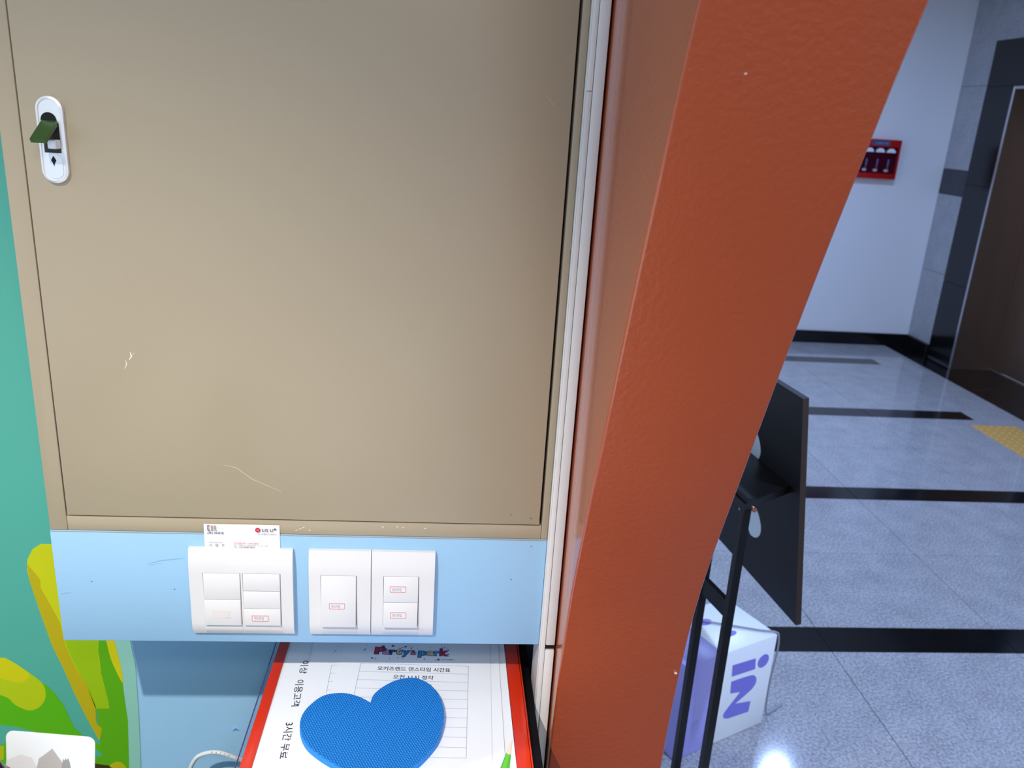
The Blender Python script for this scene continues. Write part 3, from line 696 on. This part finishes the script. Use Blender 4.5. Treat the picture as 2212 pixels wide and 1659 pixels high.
M_MT = mat('grey_mountain_print', (178, 172, 168), .5); M_MT2 = mat('light_mountain_print', (214, 212, 212), .5)
s1 = wdt/200.
def cp(*pts): return [((x-12)*s1, -(y-1584)*s1*1.0) for x, y in pts]
MB().prism(cp((80, 1690), (86, 1657), (102, 1641), (117, 1625), (126, 1640), (138, 1660), (150, 1690)), 0, .0001, PCd).build('mountain', M_MT, pc)
MB().prism(cp((10, 1690), (12, 1668), (45, 1648), (70, 1655), (85, 1690)), 0, .00008, PCd).build('mountain', M_MT2, pc)
tree_pts = cp((137, 1690), (140, 1664), (142, 1652), (145, 1657), (148, 1650), (150, 1656), (153, 1649), (156, 1657), (159, 1672), (160, 1690))
MB().prism(tree_pts, .0001, .0002, PCd).build('tree_print', mat('tree_print', (150, 150, 150), .5), pc)
# black plastic bag, crumpled
bagm = mat('black_plastic_film', (12, 12, 13), .18, bump=1.0, bscale=45, spec=.7)
bm = bmesh.new(); bmesh.ops.create_icosphere(bm, subdivisions=4, radius=1.0)
from mathutils import noise as mnoise
gx, gz = on_wall(8, 1640, .585)
for v in bm.verts:
    k = 1+.16*mnoise.noise(v.co*2.3)+.07*mnoise.noise(v.co*6.0)
    v.co = Vector((gx-.035+v.co.x*.052*k, .578+v.co.y*.042*k, max(.9505, 1.020+v.co.z*(gz-1.010)*k)))
bag = MB().bm(bm).build('plastic_bag', bagm, smooth=80); tag(bag, 'crumpled glossy black plastic bag before the white card', 'bag')
# green pencil standing in a cup
cup = MB(); cc = (.055, .585); seg = 28
ringz = [(.036, .9505), (.036, 1.035), (.033, 1.035), (.033, .955)]
cv = [(cc[0]+r_*math.cos(2*math.pi*k/seg), cc[1]+r_*math.sin(2*math.pi*k/seg), z) for r_, z in ringz for k in range(seg)]
cf = [(j*seg+k, j*seg+(k+1) % seg, (j+1)*seg+(k+1) % seg, (j+1)*seg+k) for j in range(3) for k in range(seg)]+[tuple(range(seg-1, -1, -1)), tuple(3*seg+k for k in range(seg))]
cup.add(cv, cf); cup = cup.build('pencil_cup', mat('white_cup', (220, 220, 222), .3), smooth=40); tag(cup, 'round white pencil cup holding the green pencil', 'cup')
ptx, ptz = on_wall(1106, 1597, .630); tip = Vector((ptx, .630, ptz)); foot = Vector((.045, .570, .9620)); ax = (foot-tip).normalized()
pen = empty('colored_pencil', foot); tag(pen, 'green pencil pointing up with a bare wooden tip', 'pencil')
MB().tube([tip+ax*.0002, tip+ax*.013], 0, 12, [.0005, .0024]).build('wooden_tip', mat('pencil_wood', (226, 190, 160), .6), pen, 60)
MB().tube([tip+ax*.013, tip+ax*.034, tip+ax*.04, foot], 0, 6, [.0026, .0056, .0056, .0056]).build('barrel', mat('green_lacquer', (92, 176, 38), .3), pen, 20)

# ================================================================== the hall
# menu stand: leaning black board carried by two posts
dirn = Vector((-.1346, .9909, 0)).normalized(); upv = Vector((-.0795, 0, .561)).normalized(); P0 = Vector((.8455, 1.62, CAM_H-1.0995)); nb = dirn.cross(upv).normalized()
if nb.x > 0: nb = -nb                                       # the side turned to the camera
BP = lambda u, v, w=0.0: P0+dirn*u+upv*v+nb*w
st = empty('sign_stand', (.62, 1.7, 0)); tag(st, 'black sign stand with a leaning board printed with white petals', 'sign stand')
BW, BH = .62, .566
board = MB().prism([(0.0, 0.0), (BW, 0.0), (BW, BH), (0.0, BH)], -.014, 0, BP).build('board', M_BLACK, st)
MB().prism([(-.0022, 0.0), (-.0002, 0.0), (-.0002, BH), (-.0022, BH)], -.014, 0, BP).build('board_edge', M_BROWN, st)
pet = [[(0.2202, 0.4208), (0.1885, 0.3941), (0.1799, 0.3611), (0.1973, 0.3352), (0.2158, 0.3236), (0.2449, 0.3213), (0.2690, 0.338), (.2740, .366), (.252, .402)],
       [(0.2055, 0.2043), (0.1857, 0.1947), (0.1725, 0.169), (0.176, 0.1436), (0.1968, 0.1232), (0.2213, 0.1167), (0.2316, 0.122), (.2400, .140), (0.228, 0.175)],
       [(0.2853, 0.1950), (0.2600, 0.1990), (0.2520, 0.1828), (0.2585, 0.158), (0.2732, 0.1342), (0.2869, 0.1505), (.296, .172)],
       [(.345, .395), (.372, .388), (.385, .362), (.372, .336), (.345, .330), (.318, .336), (.305, .362), (.320, .388)]]
for p in pet: MB().prism(catmull(p, 5), .0002, .0008, BP).build('petal', M_PETAL, board)
p1 = Vector((.6600, 1.57, 0)); p2 = Vector((.6493, 1.57, 0))+dirn*.115
side = Vector((dirn.y, -dirn.x, 0))
def post(p, z0, z1, w=.018):
    c = [p+dirn*a*w/2+side*b_*w/2 for a, b_ in ((-1, -1), (1, -1), (1, 1), (-1, 1))]
    return MB().add([Vector((q_.x, q_.y, z)) for z in (z0, z1) for q_ in c], [(0, 1, 2, 3), (7, 6, 5, 4), (0, 4, 5, 1), (1, 5, 6, 2), (2, 6, 7, 3), (3, 7, 4, 0)])
post(p1, .0005, .872).build('post', M_STEELBLK, st); post(p2, .0005, .872).build('post', M_STEELBLK, st)
def bar(a, b_, z0, z1, w):
    d_ = (b_-a).normalized(); s_ = Vector((d_.y, -d_.x, 0))*w/2
    return MB().add([Vector((q_.x, q_.y, z)) for z in (z0, z1) for q_ in (a-s_, b_-s_, b_+s_, a+s_)], [(0, 1, 2, 3), (7, 6, 5, 4), (0, 4, 5, 1), (1, 5, 6, 2), (2, 6, 7, 3), (3, 7, 4, 0)])
# the ledge: a flat plate from the posts across to the board
hold = BP(.040, .305, .003); hold2 = BP(.455, .305, .003)
lq = [p1-dirn*.012-side*.012, p1+dirn*.42-side*.012, Vector((hold2.x, hold2.y, 0)), Vector((hold.x, hold.y, 0))]
box_f = [(0, 1, 2, 3), (7, 6, 5, 4), (0, 4, 5, 1), (1, 5, 6, 2), (2, 6, 7, 3), (3, 7, 4, 0)]
MB().add([Vector((q_.x, q_.y, z)) for z in (.872, .890) for q_ in lq], box_f).build('ledge', M_STEELBLK, st)
bar(p1-dirn*.012, p1+dirn*.42, .890, .904, .010).build('ledge_lip', M_BLACK, st)
bar(p1+dirn*.009, p2-dirn*.009, .598, .640, .012).build('crossbar', M_STEELBLK, st)
sc_ = Vector((.6600+.010, 1.57-.020, .882)); MB().tube([sc_+Vector((-.001, .006, 0)), sc_+Vector((0, -.004, 0))], .0055, 10).build('screw', M_COPPER, st, 40)
for p in (p1, p2): bar(p-dirn*.045-side*.0, p+dirn*.045, .0005, .012, .05).build('foot_plate', M_STEELBLK, st)

# printed carton
a_ = Vector((.896, .445, 0)).normalized(); bk = Vector((-a_.y, a_.x, 0)); B0 = Vector((.9665, 1.9369, 0)); L_, D_, H_ = .337, .205, .304; SP = .205
CP = lambda u, v, w=0.0: B0+a_*u+Vector((0, 0, v+.0005))-bk*w      # on the front face, u <= 0
ct = empty('carton', B0-a_*L_/2+bk*D_/2); tag(ct, 'white and lavender carton with purple letters on the hall floor', 'carton')
def obox(u0, u1, d0, d1, z0, z1, name, mm, bev=.004):
    bm = bmesh.new(); bmesh.ops.create_cube(bm, size=1.0)
    for v in bm.verts:
        v.co = B0+a_*((u0+u1)/2+v.co.x*(u1-u0))+bk*((d0+d1)/2+v.co.y*(d1-d0))+Vector((0, 0, (z0+z1)/2+v.co.z*(z1-z0)))
    bmesh.ops.bevel(bm, geom=bm.edges[:]+bm.verts[:], offset=bev, segments=2, profile=.5, affect='EDGES')
    return MB().bm(bm).build(name, mm, ct, 40)
obox(-L_+.0005, 0, 0, D_, .0005, H_, 'body', M_BOXW)
# lavender side wraps over front, top and left as a thin printed skin
obox(-L_-.0004, -SP, -.0006, D_+.0006, .0012, H_+.0006, 'lavender_panel', M_LAV, .003)
def onface(name, pts, mm): MB().prism(pts, .0004, .0009, CP).build(name, mm, ct)
onface('letter_stem', [(-.1660, .2545), (-.0765, .2485), (-.0715, .2115), (-.1615, .2165)], M_LAVD)
onface('letter_dot', circle(-.0425, .2290, .0215, 20), M_LAVD)
onface('letter_n', catmull([(-.1600, .1985), (-.1550, .1990), (-.0860, .1950), (-.0640, .1840), (-.0570, .1660), (-.0650, .1490), (-.083, .137), (-.1300, .1150)], 3, False)+[(-.0667, .1015), (-.0682, .0660)]+catmull([(-.1500, .0725), (-.1660, .0800), (-.1700, .0930), (-.159, .1078), (-.1161, .1505)], 3, False)+[(-.1562, .159)], M_LAVD)
MB().prism(circle(-.272, .092, .016, 16), .0012, .0015, CP).build('round_mark', mat('pale_mark', (160, 166, 232), .4), ct)
TP = lambda u, v, w=0.0: B0+a_*u+bk*v+Vector((0, 0, H_+.0005+w))
for u, v, r1, r2 in ((-.125, .062, .024, .011), (-.150, .135, .022, .014), (-.07, .125, .016, .005)):
    MB().prism(circle(u, v, r1, 16, r2), .0, .0005, TP).build('top_mark', M_LAVD if r2 > .006 else mat('pale_lavender', (188, 192, 232), .4), ct)
# power cord that crosses the carton and drops to the floor
cpts = [TP(-.19, .17, .004), TP(-.13, .115, .004), TP(-.08, .070, .004), TP(-.035, .030, .004), TP(-.004, .006, .0045), B0+a_*.008+bk*.002+Vector((0, 0, H_-.012)), B0+a_*.016+bk*.004+Vector((0, 0, H_-.07)), B0+a_*.016+bk*.010+Vector((0, 0, .13)), B0+a_*.030+bk*.016+Vector((0, 0, .02)), B0+a_*.06+bk*.02+Vector((0, 0, .0045)), B0+a_*.12+bk*.03+Vector((0, 0, .0045))]
cord = MB().tube(catmull(cpts, 6, False), .0028, 8).build('power_cord', M_CORD, smooth=60); tag(cord, 'thin grey cord trailing over the white and lavender carton', 'cord')

# red wall case on the far wall
rx0, rx1, rz0, rz1, ry = 3.115, 3.445, 1.340, 1.633, HALL_Y-.075
rc = empty('wall_case', ((rx0+rx1)/2, HALL_Y-.04, rz0)); tag(rc, 'red wall-mounted safety case with three white-capped bottles behind a dark window', 'wall case')
MB().box(rx0, rx1, ry, HALL_Y-.0006, rz0, rz1, .004, 2).build('case', M_REDBOX, rc, 40)
P = XZ(ry)
MB().prism([(rx0+.022, rz0+.042), (rx1-.022, rz0+.042), (rx1-.022, rz1-.055), (rx0+.022, rz1-.055)], .0003, .003, P).build('window', M_MAROON, rc)
MB().prism([(rx0+.095, rz1-.046), (rx1-.095, rz1-.046), (rx1-.095, rz1-.010), (rx0+.095, rz1-.010)], .0003, .002, P).build('name_plate', mat('blue_plate', (60, 76, 116), .5), rc)
lettering('소화용구함', .11, .017, (rx0+.110, ry-.003, rz1-.037), (1, 0, 0), (0, 0, 1), mat('plate_ink', (150, 170, 204), .5), rc, 'print')
for k in range(3):
    cx = (rx0+rx1)/2+(k-1)*.087; cz = rz1-.095
    MB().prism([(cx+.034*math.cos(a), cz+.034*math.sin(a)*(.9)) for a in [math.pi*j/10 for j in range(11)]], .003, .014, P).build('bottle_cap', M_WHITE, rc)
    bz = rz0+.060
    MB().prism(rrect(cx-.012, cx-.001, bz+.035, bz+.088, .004, 3), .003, .008, P).build('bottle', mat('violet_glass', (104, 96, 150), .3), rc)
    MB().prism(rrect(cx-.012, cx-.002, bz+.012, bz+.034, .003, 3), .003, .008, P).build('bottle_foot', mat('amber_glass', (120, 88, 66), .3), rc)
    MB().prism(circle(cx-.014, bz+.004, .018, 12, .010), .003, .006, P).build('white_mark', mat('pale_pink_mark', (196, 164, 178), .5), rc)
